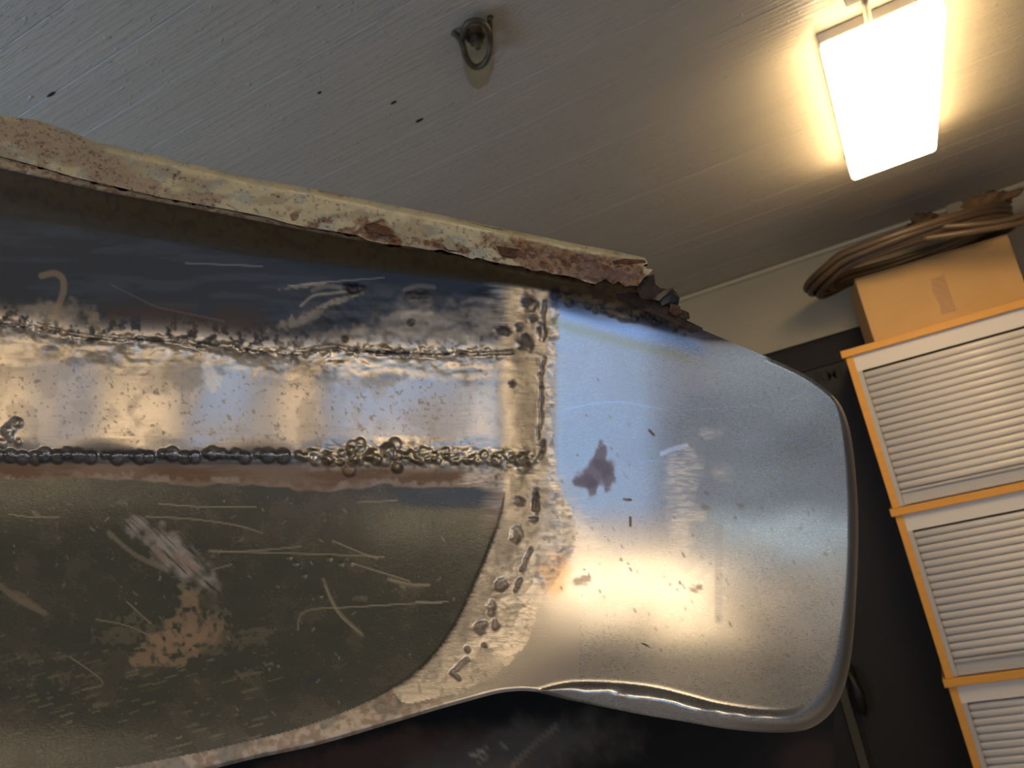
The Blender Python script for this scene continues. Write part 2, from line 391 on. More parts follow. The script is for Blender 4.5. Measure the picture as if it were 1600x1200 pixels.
def ss(x, a, b): t = np.clip((x - a) / (b - a), 0, 1); return t * t * (3 - 2 * t)
def pl(pts, x):
    pts = sorted(pts); return np.interp(x, [p[0] for p in pts], [p[1] for p in pts])
def cr(pts, n=8): return [(p[0], p[1]) for p in smooth_path([(a, b_, 0) for a, b_ in pts], n)]
def segd(X, Y, pts):
    d = np.full(X.shape, 1e9)
    for (x0, y0), (x1, y1) in zip(pts[:-1], pts[1:]):
        dx, dy = x1 - x0, y1 - y0; L = dx * dx + dy * dy + 1e-9
        t = np.clip(((X - x0) * dx + (Y - y0) * dy) / L, 0, 1)
        d = np.minimum(d, np.hypot(X - x0 - t * dx, Y - y0 - t * dy))
    return d
def nearest(X, Y, pts):
    d = np.full(X.shape, 1e9); NX = X.copy(); NY = Y.copy()
    for (x0, y0), (x1, y1) in zip(pts[:-1], pts[1:]):
        dx, dy = x1 - x0, y1 - y0; L = dx * dx + dy * dy + 1e-9
        t = np.clip(((X - x0) * dx + (Y - y0) * dy) / L, 0, 1); qx, qy = x0 + t * dx, y0 + t * dy
        e = np.hypot(X - qx, Y - qy); k = e < d; d[k] = e[k]; NX[k] = qx[k]; NY[k] = qy[k]
    return d, NX, NY
def inside(X, Y, poly):
    r = np.zeros(X.shape, bool); n = len(poly)
    for i in range(n):
        x0, y0 = poly[i]; x1, y1 = poly[(i + 1) % n]
        if y0 == y1: continue
        c = ((y0 > Y) != (y1 > Y)) & (X < (x1 - x0) * (Y - y0) / (y1 - y0) + x0)
        r ^= c
    return r
def blob(X, Y, cx, cy, rx, ry, ang=0, rag=.35, s=0, soft=.25):
    c, q = math.cos(math.radians(ang)), math.sin(math.radians(ang)); u = ((X - cx) * c + (Y - cy) * q) / rx; v = (-(X - cx) * q + (Y - cy) * c) / ry
    r = np.hypot(u, v) + (fbm(X / (min(rx, ry) * .7 + 2), Y / (min(rx, ry) * .7 + 2), s + 50, 3) - .5) * 2 * rag
    return 1 - ss(r, 1 - soft, 1 + soft)

JAG = [(978, 424), (1010, 420), (1014, 436), (1008, 446), (1030, 450), (1052, 452), (1062, 462), (1048, 468), (1060, 474), (1056, 480), (1076, 488), (1078, 498), (1066, 502), (1086, 508), (1099, 516)]
OUT_R = cr([(1099, 516), (1135, 531), (1180, 550), (1225, 569), (1262, 588), (1295, 612), (1314, 634), (1326, 665), (1334, 710), (1340, 780), (1341, 850), (1338, 930), (1333, 1000), (1326, 1048), (1314, 1088), (1296, 1117), (1268, 1137), (1235, 1144), (1190, 1144), (1130, 1138), (1060, 1126), (1000, 1116), (940, 1104), (885, 1093), (850, 1084), (828, 1080), (805, 1080), (775, 1084), (730, 1096), (680, 1110), (610, 1131), (540, 1152), (480, 1168), (400, 1185), (330, 1202), (200, 1232), (0, 1262), (-160, 1285), (-460, 1312)])
TOPL = [(-460, 72), (-160, 150), (0, 192), (200, 245), (400, 292), (600, 332), (800, 374), (940, 404)]
OUT = TOPL + JAG + OUT_R[1:] 
FL = [(-460, 155), (-160, 225), (0, 262), (169, 300), (300, 324), (450, 354), (600, 384), (700, 404), (800, 428), (900, 446), (1000, 452), (1100, 470)]
WL = [(-460, 286), (-160, 318), (0, 335), (200, 366), (400, 400), (600, 424), (800, 446), (860, 456), (960, 484), (1040, 504), (1100, 520)]
W1 = [(-460, 491), (-160, 500), (0, 505), (60, 514), (130, 530), (200, 531), (300, 534), (400, 549), (500, 553), (560, 548), (700, 553), (800, 552)]
W2 = [(-160, 712), (0, 711), (480, 713), (560, 712), (700, 713), (850, 718)]
CURVE = cr([(797, 740), (790, 770), (783, 805), (768, 850), (745, 905), (712, 975), (665, 1038), (610, 1078), (540, 1112), (460, 1140), (380, 1160), (300, 1178), (150, 1205), (-160, 1250), (-460, 1285)])
SEAM_R = cr([(872, 455), (872, 520), (866, 600), (864, 680), (870, 750), (892, 800), (902, 845), (880, 890), (850, 930), (832, 980), (816, 1015), (780, 1050), (735, 1076), (690, 1090), (640, 1098), (612, 1084)])
SEAM_L = cr([(790, 440), (780, 520), (782, 600), (792, 700), (797, 740)]) + CURVE[1:57]
LIP = cr([(1296, 604), (1312, 650), (1321, 720), (1325, 800), (1324, 880), (1318, 950), (1306, 1020), (1288, 1070), (1262, 1098), (1228, 1110), (1180, 1109), (1120, 1100), (1070, 1087), (1020, 1075), (960, 1068), (900, 1067), (868, 1072), (838, 1081)])
LIPPOLY = LIP + [(838, 1095), (1100, 1200), (1400, 1200), (1400, 560), (1290, 598)]
SEAMPOLY = SEAM_R + SEAM_L[::-1]

# slope (towards the viewer per px downwards) of the plain surface, integrated into a height profile
yy = np.arange(100, 1400, 1.0)
def prof(knots):
    s = np.interp(yy, [k[0] for k in knots], [k[1] for k in knots]); s = np.convolve(np.pad(s, 12, 'edge'), np.ones(25) / 25, 'valid')
    c = np.cumsum(s); return c - c[int(1085 - 100)]
P_patch = prof([(100, .0), (480, .06), (560, .10), (700, .13), (780, .20), (830, .33), (925, .50), (990, .58), (1040, .66), (1100, .68), (1320, .7)])
P_left = prof([(100, -.1), (440, -.10), (520, .0), (560, .06), (620, .16), (690, .26), (720, .24), (760, .30), (800, .42), (828, .49), (870, .58), (920, .62), (1000, .66), (1080, .64), (1130, .5), (1190, .36), (1320, .3)])
def base_h(X, Y):
    hp_ = np.interp(Y, yy, P_patch); hl = np.interp(Y, yy, P_left)
    b = ss(X, 760, 880); h = hl * (1 - b) + hp_ * b
    # the patch turns gently away towards its right hand side
    return h - ss(X, 1000, 1500) * 60 * 1.0

rndw = np.random.RandomState(7)
drops = []
x = -440
while x < 480:
    rr_ = rndw.uniform(6, 13); drops.append((x, 712 + rndw.uniform(-4, 4), rr_, rr_ * .5)); x += rr_ * rndw.uniform(1.2, 2.1)
while x < 838:
    for _ in range(2): drops.append((x + rndw.uniform(-6, 6), 714 + rndw.uniform(-14, 12) * (1 if 530 < x < 620 else .7), rndw.uniform(4, 9), rndw.uniform(2, 5)))
    x += rndw.uniform(8, 13)
for _ in range(9): drops.append((rndw.uniform(-5, 30), rndw.uniform(655, 695), rndw.uniform(5, 10), 4))
for _ in range(14): drops.append((rndw.uniform(545, 625), rndw.uniform(690, 735), rndw.uniform(6, 11), 5))
for x in np.arange(-440, 790, 8):
    drops.append((x + rndw.uniform(-4, 4), float(pl(W1, x)) + rndw.uniform(-7, 7), rndw.uniform(3, 7), rndw.uniform(1.5, 4)))
for x in np.arange(862, 1085, 7):
    drops.append((x + rndw.uniform(-4, 4), float(pl(WL, x)) + rndw.uniform(-6, 10), rndw.uniform(3, 8), rndw.uniform(2, 5)))
for x, y in ((462, 880), (515, 872), (533, 880), (548, 880), (475, 898), (452, 870), (500, 930)):
    drops.append((x, y, 4.5, 1.3))
drops = np.array(drops)
pits = [(785, 517, 11, 7), (811, 512, 6, 6), (826, 474, 13, 11), (820, 535, 12, 14), (832, 498, 8, 5), (843, 517, 5, 12), (750, 979, 10, 9), (774, 977, 5, 8), (783, 912, 8, 9), (769, 949, 6, 12),
        (808, 783, 9, 6), (837, 783, 5, 16), (835, 812, 7, 4), (818, 729, 10, 7), (846, 700, 5, 10), (729, 1014, 4, 5), (757, 1007, 4, 3), (807, 836, 8, 12), (540, 530, 5, 5), (642, 505, 6, 6), (800, 600, 5, 4),
        (555, 452, 14, 6), (650, 461, 18, 6), (548, 452, 10, 8)]
cracks = [[(851, 470), (848, 490), (851, 520), (849, 531)], [(850, 560), (846, 578), (843, 590), (847, 606)], [(846, 606), (845, 640), (846, 660), (841, 672), (842, 684)], [(851, 690), (846, 708), (843, 716)],
          [(838, 772), (835, 795)], [(829, 858), (822, 875), (816, 890)], [(812, 905), (805, 922)], [(730, 1030), (715, 1042), (706, 1052), (716, 1060)]]
seams_u = [[(60, 508), (100, 519), (160, 528), (195, 531)], [(215, 528), (270, 532), (320, 546)], [(470, 548), (520, 540), (560, 548)], [(715, 550), (740, 553), (800, 550)], [(590, 553), (680, 556)]]

def sx_(X, Y): return X + 22 * (fbm(X / 60, Y / 26, 28, 3) - .5) * (1 - ss(Y, 780, 860)) + 5 * (fbm(X / 9, Y / 7, 29, 2) - .5), Y + 8 * (fbm(X / 20, Y / 20, 30, 2) - .5)
def height(X, Y):
    h = base_h(X, Y)
    F = pl(FL, X); W = pl(WL, X)
    t = (Y - F) / (W - F)
    A = pl([(-160, 84), (400, 74), (800, 55), (1100, 34)], X)
    top = A * (1 - ss(t, -.25, 1.05))
    h = h + top
    left = 1 - ss(X, 735, 825)
    # dents and grinder facets
    h += left * ss(Y, 540, 570) * (1 - ss(Y, 690, 710)) * (fbm(X / 85, Y / 120, 3, 2) - .5) * 6
    h += (1 - left) * (fbm(X / 150, Y / 110, 5, 2) - .5) * 2.6 * ss(Y, 480, 560)
    h += left * ss(Y, 430, 470) * (1 - ss(Y, 520, 550)) * (fbm(X / 26, Y / 22, 9, 3) - .5) * 7 * ss(X, 380, 520)
    h += left * ss(Y, 545, 575) * (1 - ss(Y, 680, 712)) * -4.6 * np.sin(2 * math.pi * (X - 100 + 40 * (fbm(X / 120, Y / 200, 8, 2) - .5)) / 240)
    # repair strip stands a little proud, sill panel tucks under it
    w1 = pl(W1, X); w2 = pl(W2, X)
    h += left * 2.5 * ss(Y, w1 - 6, w1 + 6) * (1 - ss(Y, w2 - 4, w2 + 8))
    h += left * np.exp(-((Y - w1 - 12) / 26) ** 2) * ((fbm(X / 15, Y / 11, 13, 3) - .5) * 6 + (fbm(X / 38, Y / 18, 14, 2) - .5) * 7)
    h += (1 - ss(X, 835, 850)) * ss(X, 440, 530) * np.exp(-((Y - w2) / 17) ** 2) * (fbm(X / 10, Y / 8, 15, 3) - .42) * 11
    z1 = np.exp(-((Y - w1) / 9) ** 2) * left
    h += z1 * (1.5 + 6 * (fbm(X / 9, Y / 6, 11, 3) - .35))
    z2 = np.exp(-((Y - w2) / 8) ** 2) * (1 - ss(X, 830, 850))
    h += z2 * (1 + 3 * (fbm(X / 6, Y / 6, 12, 2) - .4))
    # vertical ground seam
    XS, YS = sx_(X, Y); ins = inside(XS, YS, SEAMPOLY); dr = segd(XS, YS, SEAM_R); dc = segd(XS, YS, SEAM_L)
    sm = np.where(ins, ss(np.minimum(dr * (.8 + .6 * fbm(X / 9, Y / 5, 27, 2)), dc * np.where(Y < 740, .24, .7)), 0, 15 + 14 * ss(Y, 760, 800)), 0) * (1 - ss(Y, 960, 1060))
    h += sm * (3.2 + 3.5 * (fbm(X / 22, Y / 30, 21, 3) - .5) + 3.6 * (fbm(X / 11, Y / 13, 24, 3) - .5) * (1.3 - ss(Y, 480, 620)) + .7 * (fbm(X / 18, (Y + 5 * np.sin(X / 14 + Y / 30)) / 3.0, 23, 2) - .5))
    # dark panel steps back along its curved edge
    lo = inside(X, Y, CURVE + [(-460, 700), (797, 700)])
    h += np.where(lo & (Y > 755), -3.5 * (1 - .0 * dc), 0) * ss(Y, 755, 800) * ss(segd(X, Y, CURVE), 0, 3) * ss(X, 560, 680)
    for k in range(len(drops)):
        cx, cy, r, a = drops[k]; m = (np.abs(X - cx) < r) & (np.abs(Y - cy) < r)
        if m.any():
            q = ((X[m] - cx) ** 2 + (Y[m] - cy) ** 2) / r ** 2; h[m] = h[m] + np.where(q < 1, np.sqrt(np.clip(1 - q, 0, 1)) * a, 0)
    for cx, cy, rx, ry in pits:
        m = (np.abs(X - cx) < rx * 2) & (np.abs(Y - cy) < ry * 2)
        if m.any(): h[m] -= blob(X[m], Y[m], cx, cy, rx * .95, ry * .95, 0, .75, int(cx), .4) * 4
    for c in cracks + seams_u:
        xs = [p[0] for p in c]; ys = [p[1] for p in c]
        m = (X > min(xs) - 8) & (X < max(xs) + 8) & (Y > min(ys) - 8) & (Y < max(ys) + 8)
        if m.any():
            d = segd(X[m] + 5 * (fbm(X[m] / 7, Y[m] / 7, 31, 2) - .5), Y[m], c); h[m] -= 5 * (1 - ss(d, .8, 3.6))
    # creased lip round the free edge of the patch
    li = inside(X, Y, LIPPOLY); di = segd(X, Y, LIP); do = segd(X, Y, OUT_R)
    tl = np.where(li, di / (di + do + 1e-6), 0); bot = ss(Y, 1040, 1075)
    wob = fbm(X / 34, Y / 34, 40, 2)
    h += bot * (-.9 * np.exp(-(di / 3.5) ** 2) * (1 - ss(X, 1180, 1260)))
    h += np.where(li, bot * (1 - ss(X, 1200, 1290)) * (8.5 * (.5 + 1.0 * wob)) * np.sin(math.pi * np.clip(tl, 0, 1)) - (26 + 16 * ss(X, 1100, 1250)) * tl ** 2, 0)
    h -= np.where(Y > 560, np.clip(6 - do, 0, 6) ** 2 * .16, 0)
    # rusted web end and general micro relief
    web = (1 - ss(t, .55, 1.0)); h += web * (fbm(X / 18, Y / 10, 33, 4) - .5) * (2 + 6 * ss(X, 850, 1000))
    h += (fbm(X / 3.5, Y / 3.5, 44, 2) - .5) * (.012 + .2 * left)
    return h

def grid_mesh(out, x0, x1, y0, y1, g, hf):
    nx = int((x1 - x0) / g) + 1; ny = int((y1 - y0) / g) + 1
    gx, gy = np.meshgrid(x0 + g * np.arange(nx), y0 + g * np.arange(ny))
    cin = inside(gx[:-1, :-1] + g / 2, gy[:-1, :-1] + g / 2, out)
    X = gx.ravel().astype(float); Y = gy.ravel().astype(float)
    cnt = np.zeros((ny, nx), int); cnt[:-1, :-1] += cin; cnt[1:, :-1] += cin; cnt[:-1, 1:] += cin; cnt[1:, 1:] += cin
    bd = ((cnt > 0) & (cnt < 4)).ravel()
    d, NX, NY = nearest(X[bd], Y[bd], out + [out[0]])
    ok = d < g * 1.3; xb = X[bd]; yb = Y[bd]; xb[ok] = NX[ok]; yb[ok] = NY[ok]; X[bd] = xb; Y[bd] = yb
    j, i = np.nonzero(cin); a = j * nx + i
    quads = np.stack([a, a + nx, a + nx + 1, a + 1], 1)
    used = np.unique(quads); rem = np.full(nx * ny, -1); rem[used] = np.arange(len(used))
    X = X[used]; Y = Y[used]; quads = rem[quads]
    return X, Y, quads
def to3d(X, Y, h):
    z = -(D0 - h * S); return np.stack([(X - 800) / FPX * -z, (600 - Y) / FPX * -z, z], 1)
def build(name, P, N, quads, col, rm, m, parent, thick=0, label=None):
    used = np.unique(quads); rem = np.full(len(P), -1); rem[used] = np.arange(len(used)); q = rem[quads]
    V = P[used]; Nn = N[used]; cc = col[used]; rr = rm[used]; n = len(V)
    if thick:
        bk = V - Nn * thick; bk[:, 2] = np.minimum(bk[:, 2], V[:, 2] - thick * .3)
        e = np.concatenate([q[:, [0, 1]], q[:, [1, 2]], q[:, [2, 3]], q[:, [3, 0]]]); key = np.sort(e, 1); kk = key[:, 0] * n + key[:, 1]
        u, idx, c = np.unique(kk, return_index=True, return_counts=True); be = e[idx[c == 1]]
        rim = np.stack([be[:, 1], be[:, 0], be[:, 0] + n, be[:, 1] + n], 1)
        allq = np.concatenate([q, q[:, ::-1] + n, rim]); V = np.concatenate([V, bk]); cc = np.concatenate([cc, cc]); rr = np.concatenate([rr, rr])
        nrm = np.concatenate([Nn[q].reshape(-1, 3), -Nn[q[:, ::-1]].reshape(-1, 3), np.repeat(np.zeros((1, 3)), len(rim) * 4, 0)])
        ed = V[be[:, 1]] - V[be[:, 0]]; fn = np.cross(-Nn[be[:, 0]], ed); fn /= np.linalg.norm(fn, axis=1, keepdims=True) + 1e-12
        fn = -fn
        nrm[-len(rim) * 4:] = np.repeat(fn, 4, 0)
    else:
        allq = q; nrm = Nn[q].reshape(-1, 3)
    me = bpy.data.meshes.new(name); me.vertices.add(len(V)); me.vertices.foreach_set('co', V.ravel())
    me.loops.add(allq.size); me.loops.foreach_set('vertex_index', allq.ravel().astype(np.int32))
    me.polygons.add(len(allq)); me.polygons.foreach_set('loop_start', np.arange(0, allq.size, 4, dtype=np.int32))
    me.polygons.foreach_set('use_smooth', np.ones(len(allq), bool))
    me.update(calc_edges=True)
    ca = me.color_attributes.new('paint', 'FLOAT_COLOR', 'POINT'); ca.data.foreach_set('color', np.concatenate([cc, np.ones((len(cc), 1))], 1).ravel().astype(np.float32))
    ra = me.color_attributes.new('finish', 'FLOAT_COLOR', 'POINT'); ra.data.foreach_set('color', np.concatenate([rr, np.ones((len(rr), 1))], 1).ravel().astype(np.float32))
    me.materials.append(m)
    me.normals_split_custom_set(nrm.tolist())
    o = bpy.data.objects.new(name, me); C.objects.link(o); o.parent = parent
    if label: o['label'] = label
    return o
def vertex_normals(P, quads):
    a, b_, c, d = (P[quads[:, k]] for k in range(4)); fn = np.cross(c - a, d - b_)
    N = np.zeros_like(P)
    for k in range(4):
        for ax_ in range(3): N[:, ax_] += np.bincount(quads[:, k], weights=fn[:, ax_], minlength=len(P))
    N /= np.linalg.norm(N, axis=1, keepdims=True) + 1e-15
    if N[:, 2].mean() < 0: N = -N
    return N

def sheet_material():
    m = bpy.data.materials.new('sheet_metal'); m.use_nodes = True; nt = m.node_tree; b = nt.nodes['Principled BSDF']
    a = nt.nodes.new('ShaderNodeAttribute'); a.attribute_name = 'paint'; nt.links.new(a.outputs['Color'], b.inputs['Base Color'])
    f = nt.nodes.new('ShaderNodeAttribute'); f.attribute_name = 'finish'; s = nt.nodes.new('ShaderNodeSeparateColor'); nt.links.new(f.outputs['Color'], s.inputs[0])
    nt.links.new(s.outputs[1], b.inputs['Metallic'])
    tc = nt.nodes.new('ShaderNodeTexCoord'); mp = nt.nodes.new('ShaderNodeMapping'); mp.inputs['Scale'].default_value = (1, 4, 1); nt.links.new(tc.outputs['Object'], mp.inputs[0])
    n = nt.nodes.new('ShaderNodeTexNoise'); n.inputs['Scale'].default_value = 420; n.inputs['Detail'].default_value = 4; nt.links.new(mp.outputs[0], n.inputs[0])
    n2 = nt.nodes.new('ShaderNodeTexNoise'); n2.inputs['Scale'].default_value = 1500; n2.inputs['Detail'].default_value = 2; nt.links.new(tc.outputs['Object'], n2.inputs[0])
    mm = nt.nodes.new('ShaderNodeMath'); mm.operation = 'MULTIPLY_ADD'; mm.inputs[1].default_value = .12; nt.links.new(n.outputs[0], mm.inputs[0]); 
    ro = nt.nodes.new('ShaderNodeMath'); ro.operation = 'SUBTRACT'; ro.inputs[1].default_value = .06; nt.links.new(s.outputs[0], ro.inputs[0]); nt.links.new(ro.outputs[0], mm.inputs[2])
    nt.links.new(mm.outputs[0], b.inputs['Roughness'])
    ad = nt.nodes.new('ShaderNodeMath'); ad.operation = 'ADD'; nt.links.new(n.outputs[0], ad.inputs[0]); nt.links.new(n2.outputs[0], ad.inputs[1])
    bp = nt.nodes.new('ShaderNodeBump'); bp.inputs['Distance'].default_value = .0004; nt.links.new(ad.outputs[0], bp.inputs['Height']); nt.links.new(s.outputs[2], bp.inputs['Strength'])
    nt.links.new(bp.outputs[0], b.inputs['Normal'])
    return m
m_sheet = sheet_material()

class Paint:
    def __init__(s, X, Y): s.X, s.Y = X, Y; s.c = np.zeros((len(X), 3)); s.r = np.zeros((len(X), 3))
    def mix(s, mask, col=None, rough=None, metal=None, bump=None):
        m = np.clip(mask, 0, 1)
        if col is not None: s.c = s.c * (1 - m[:, None]) + (np.array(col) if np.ndim(col) == 2 else np.array(col)[None]) * m[:, None]
        for k, v in enumerate((rough, metal, bump)):
            if v is not None: s.r[:, k] = s.r[:, k] * (1 - m) + v * m
    def stroke(s, pts, wd, col, rough=None, metal=None, a=1, soft=1.2):
        xs = [p[0] for p in pts]; ys = [p[1] for p in pts]; k = wd + soft + 4
        m = (s.X > min(xs) - k) & (s.X < max(xs) + k) & (s.Y > min(ys) - k) & (s.Y < max(ys) + k)
        if not m.any(): return
        msk = np.zeros(len(s.X)); msk[m] = (1 - ss(segd(s.X[m], s.Y[m], pts), wd * .5, wd * .5 + soft)) * a
        s.mix(msk, col, rough, metal)
    def blob(s, cx, cy, rx, ry, ang, col, rough=None, metal=None, bump=None, a=1, rag=.35, seed=0, soft=.25, tex=None):
        k = max(rx, ry) * 1.7 + 3; m = (np.abs(s.X - cx) < k) & (np.abs(s.Y - cy) < k)
        if not m.any(): return
        msk = np.zeros(len(s.X)); msk[m] = blob(s.X[m], s.Y[m], cx, cy, rx, ry, ang, rag, seed, soft) * a
        if tex is not None: msk = msk * tex
        s.mix(msk, col, rough, metal, bump)

STEEL = (.49, .47, .44); GROUND = (.68, .60, .49); TAN = lin(178, 158, 128)
def paint_body(X, Y, h):
    p = Paint(X, Y); one = np.ones(len(X))
    n1 = fbm(X / 40, Y / 40, 60, 4); n2 = fbm(X / 8, Y / 8, 61, 4); n3 = fbm(X / 90, Y / 14, 62, 4); streak = fbm(X / 40, Y / 2.6, 63, 3)
    w1 = pl(W1, X); w2 = pl(W2, X); F = pl(FL, X); W = pl(WL, X); t = (Y - F) / (W - F)
    left = 1 - ss(X + 40 * (streak - .5) + 14 * (n2 - .5), 755, 810)
    p.mix(one, STEEL, .28, 1, 0)
    # bare sheet patch: faint blotches and small specks
    p.mix((n1 > .55) * .12, (.40, .40, .41), .34)
    # upper panel: dark blue paint
    up = left * (1 - ss(Y + 14 * (n2 - .5), w1 - 12, w1 - 4))
    p.mix(up, lin(36, 46, 58), .46, 0, .15)
    p.mix(up * ss(n3, .5, .7) * .5, lin(64, 74, 86), .5, .1)
    p.mix(up * ss(Y, 455, 500) * ss(n1, .40, .6) * (1 - ss(X, 300, 560)) * .8, lin(66, 52, 42), .6, .1)
    # ground swirls in the blue panel
    for (cx, cy, rx, ry, an, sd) in ((640, 505, 70, 26, -12, 1), (700, 520, 60, 20, 5, 2), (560, 530, 60, 18, 0, 3), (470, 500, 40, 8, -20, 4), (530, 470, 30, 4, -18, 5), (480, 446, 30, 3, -8, 6), (600, 545, 190, 12, 0, 7), (90, 494, 46, 20, 0, 8), (760, 500, 30, 26, 60, 9)):
        p.blob(cx, cy, rx, ry, an, (.36, .315, .25), .5, .9, .2, a=.62, rag=.9, seed=sd, soft=.5)
    for c, wd in (([(65, 431), (85, 427), (98, 436), (99, 455), (92, 475), (84, 492)], 9), ([(150, 492), (150, 505), (155, 520)], 9), ([(182, 515), (184, 525)], 10)):
        p.stroke(cr(c), wd * .8, lin(150, 136, 112), .5, .8, .6, soft=3)
    p.stroke([(290, 411), (410, 416)], 1, lin(130, 135, 145), .5, .4, .7)
    p.stroke([(172, 444), (245, 480), (350, 502)], 1, lin(110, 105, 100), .5, .3, .5)
    p.stroke(cr([(470, 478), (490, 462), (520, 458), (560, 452)]), 1.2, GROUND, .4, 1, .35, soft=3)
    p.stroke(cr([(450, 447), (520, 440), (600, 434)]), 1, GROUND, .4, 1, .3)
    for k in range(14):
        x0 = 470 + rndw.rand() * 280; y0 = 440 + rndw.rand() * 80; p.stroke(cr([(x0, y0), (x0 + 20, y0 - 6), (x0 + 45, y0 - 4)]), 2, (.4, .35, .28) if k % 3 == 0 else (.03, .03, .04), .4, .6, .35, soft=5)
    # repair strip
    st = left * ss(Y, w1 - 2, w1 + 4) * (1 - ss(Y, w2 - 8, w2))
    p.mix(st, (.50, .455, .40), .33, 1, .08)
    p.mix(st * ss(n1, .5, .62) * .45, (.38, .34, .29), .45)
    p.mix(st * ss(fbm(X / 5, Y / 5, 76, 3), .68, .76) * .5, (.22, .16, .11), .6, .5)
    p.mix(st * ss(streak, .55, .75) * .25 * ss(Y, 640, 680), (.36, .26, .17), .5)
    for cx, cy, rx, ry, cc in ((30, 545, 34, 14, 0), (85, 548, 26, 13, 1), (150, 552, 40, 18, 0), (250, 562, 46, 14, 0), (285, 585, 30, 34, 1), (330, 580, 12, 30, 0), (345, 560, 16, 22, 1), (395, 566, 46, 12, 0), (460, 572, 38, 14, 1), (510, 580, 34, 14, 1), (575, 572, 50, 14, 0), (640, 578, 40, 12, 0), (600, 592, 36, 12, 1), (700, 580, 40, 14, 0), (745, 590, 26, 18, 1)):
        p.blob(cx, cy, rx, ry, rndw.uniform(-8, 8), (.70, .61, .48) if cc == 0 else (.30, .27, .225), .42, 1, .2, a=.75, rag=.5, seed=int(cx) + 7, soft=.3)
    # first weld: ground bright with black pits
    wb = left * np.exp(-((Y - w1 - 4) / 20) ** 2) * 1.5
    p.mix(np.clip(wb * ss(n2, .34, .52), 0, 1), GROUND, .40, 1, .25)
    p.mix(left * np.exp(-((Y - w1) / 6) ** 2) * ss(fbm(X / 12, Y / 5, 66, 3), .48, .58), (.03, .03, .035), .5, .5)
    # bare brown band below the second weld
    bb = left * ss(Y, w2 + 2, w2 + 8); p.mix(bb, lin(116, 100, 86), .48, .75, .1)
    p.mix(bb * ss(n3, .42, .62) * .7, lin(98, 74, 56), .55, .55)
    fst = fbm(X / 46, (Y + X * .12) / 1.9, 67, 2) - .5
    # sill panel: dark green grey gloss paint with a ragged pale border
    edge = 748 + 12 * np.sin(X / 90) * .5 + 16 * (fbm(X / 50, Y * 0, 70, 3) - .5) + pl([(-160, 0), (130, -8), (180, 0), (440, 16), (560, 18), (600, 8), (760, 6)], X)
    dk = inside(X, Y, CURVE + [(-460, 700), (797, 700)]) * 1.0
    dkm = dk * ss(Y + 8 * (streak - .5), edge, edge + 4)
    ragx = X + 30 * (streak - .5); dkm = dkm * (1 - ss(ragx, 745, 775) * (1 - ss(Y, 800, 860)))
    p.mix(dk * ss(Y + 26 * (fbm(X / 9, Y / 9, 68, 3) - .5), edge - 10, edge - 1) * left * (.4 + .6 * ss(n1, .35, .6)), lin(140, 126, 114), .5, .5)
    p.mix(dkm, lin(68, 69, 58), .22, 0, .2)
    p.mix(dkm * ss(n1, .3, .75) * .55, lin(82, 77, 64), .36, 0)
    p.mix(dkm * ss(n3, .4, .8) * .25, lin(44, 52, 46), .24, 0)
    p.mix(dkm * ss(fbm(X / 3, Y / 3, 73, 2), .76, .86) * .2, lin(130, 122, 104), .5)
    sc_ = lin(165, 152, 128)
    for c in ([(248, 787), (320, 792), (400, 792)], [(228, 807), (300, 811), (370, 821), (410, 833)], [(325, 861), (390, 861), (470, 854)], [(330, 861), (500, 866), (600, 870)], [(150, 968), (200, 978), (240, 997), (262, 1010)], [(465, 985), (478, 955), (560, 948), (700, 940)],
              [(610, 906), (650, 914), (672, 914)], [(520, 845), (560, 862), (590, 873)], [(508, 915), (530, 960), (565, 990)], [(110, 1027), (150, 1055), (160, 1070), (128, 1078)], [(12, 803), (50, 808), (92, 808)], [(332, 890), (362, 882)], [(650, 940), (690, 942)], [(198, 940), (235, 974)], [(550, 880), (640, 908)], [(560, 785), (620, 782)]):
        p.stroke(cr(c), .8, sc_, .45, .3, .6)
    for c, wd in (([(505, 905), (525, 950), (565, 992)], 3), ([(0, 915), (25, 935), (70, 958)], 9), ([(280, 915), (300, 935)], 7), ([(52, 800), (60, 806)], 4), ([(170, 832), (210, 866), (260, 890)], 7), ([(608, 905), (640, 914), (668, 914)], 4)):
        p.stroke(cr(c), wd * .5, sc_, .45, .3, .3, soft=4)
    for k in range(150):
        x0 = rndw.uniform(-60, 420); y0 = rndw.uniform(1010, 1180); L = rndw.uniform(3, 26); p.stroke([(x0, y0), (x0 + L, y0 - L * .28)], rndw.uniform(.7, 2), lin(140, 130, 104), .45, .2, rndw.uniform(.15, .5))
    for k in range(110):
        x0 = rndw.uniform(-60, 720); y0 = rndw.uniform(775, 1120); L = rndw.uniform(1, 9); p.stroke([(x0, y0), (x0 + L * rndw.uniform(-1, 1), y0 + L * .6)], rndw.uniform(.8, 2), lin(150, 142, 120), .45, .2, rndw.uniform(.2, .6))
    p.blob(268, 862, 74, 20, 40, lin(150, 146, 140), .45, .3, a=.95, rag=.8, seed=5, soft=.5, tex=ss(fbm((X - Y) / 5, (X + Y) / 40, 74, 3), .22, .5))
    p.blob(292, 880, 22, 9, 35, lin(134, 108, 92), .6, .2, a=.5, rag=.8, seed=6); p.blob(250, 868, 20, 6, 60, lin(134, 108, 92), .6, .2, a=.5, rag=.4, seed=7)
    p.blob(38, 935, 24, 5, 30, lin(134, 114, 92), .6, .2, a=.5, rag=.7)
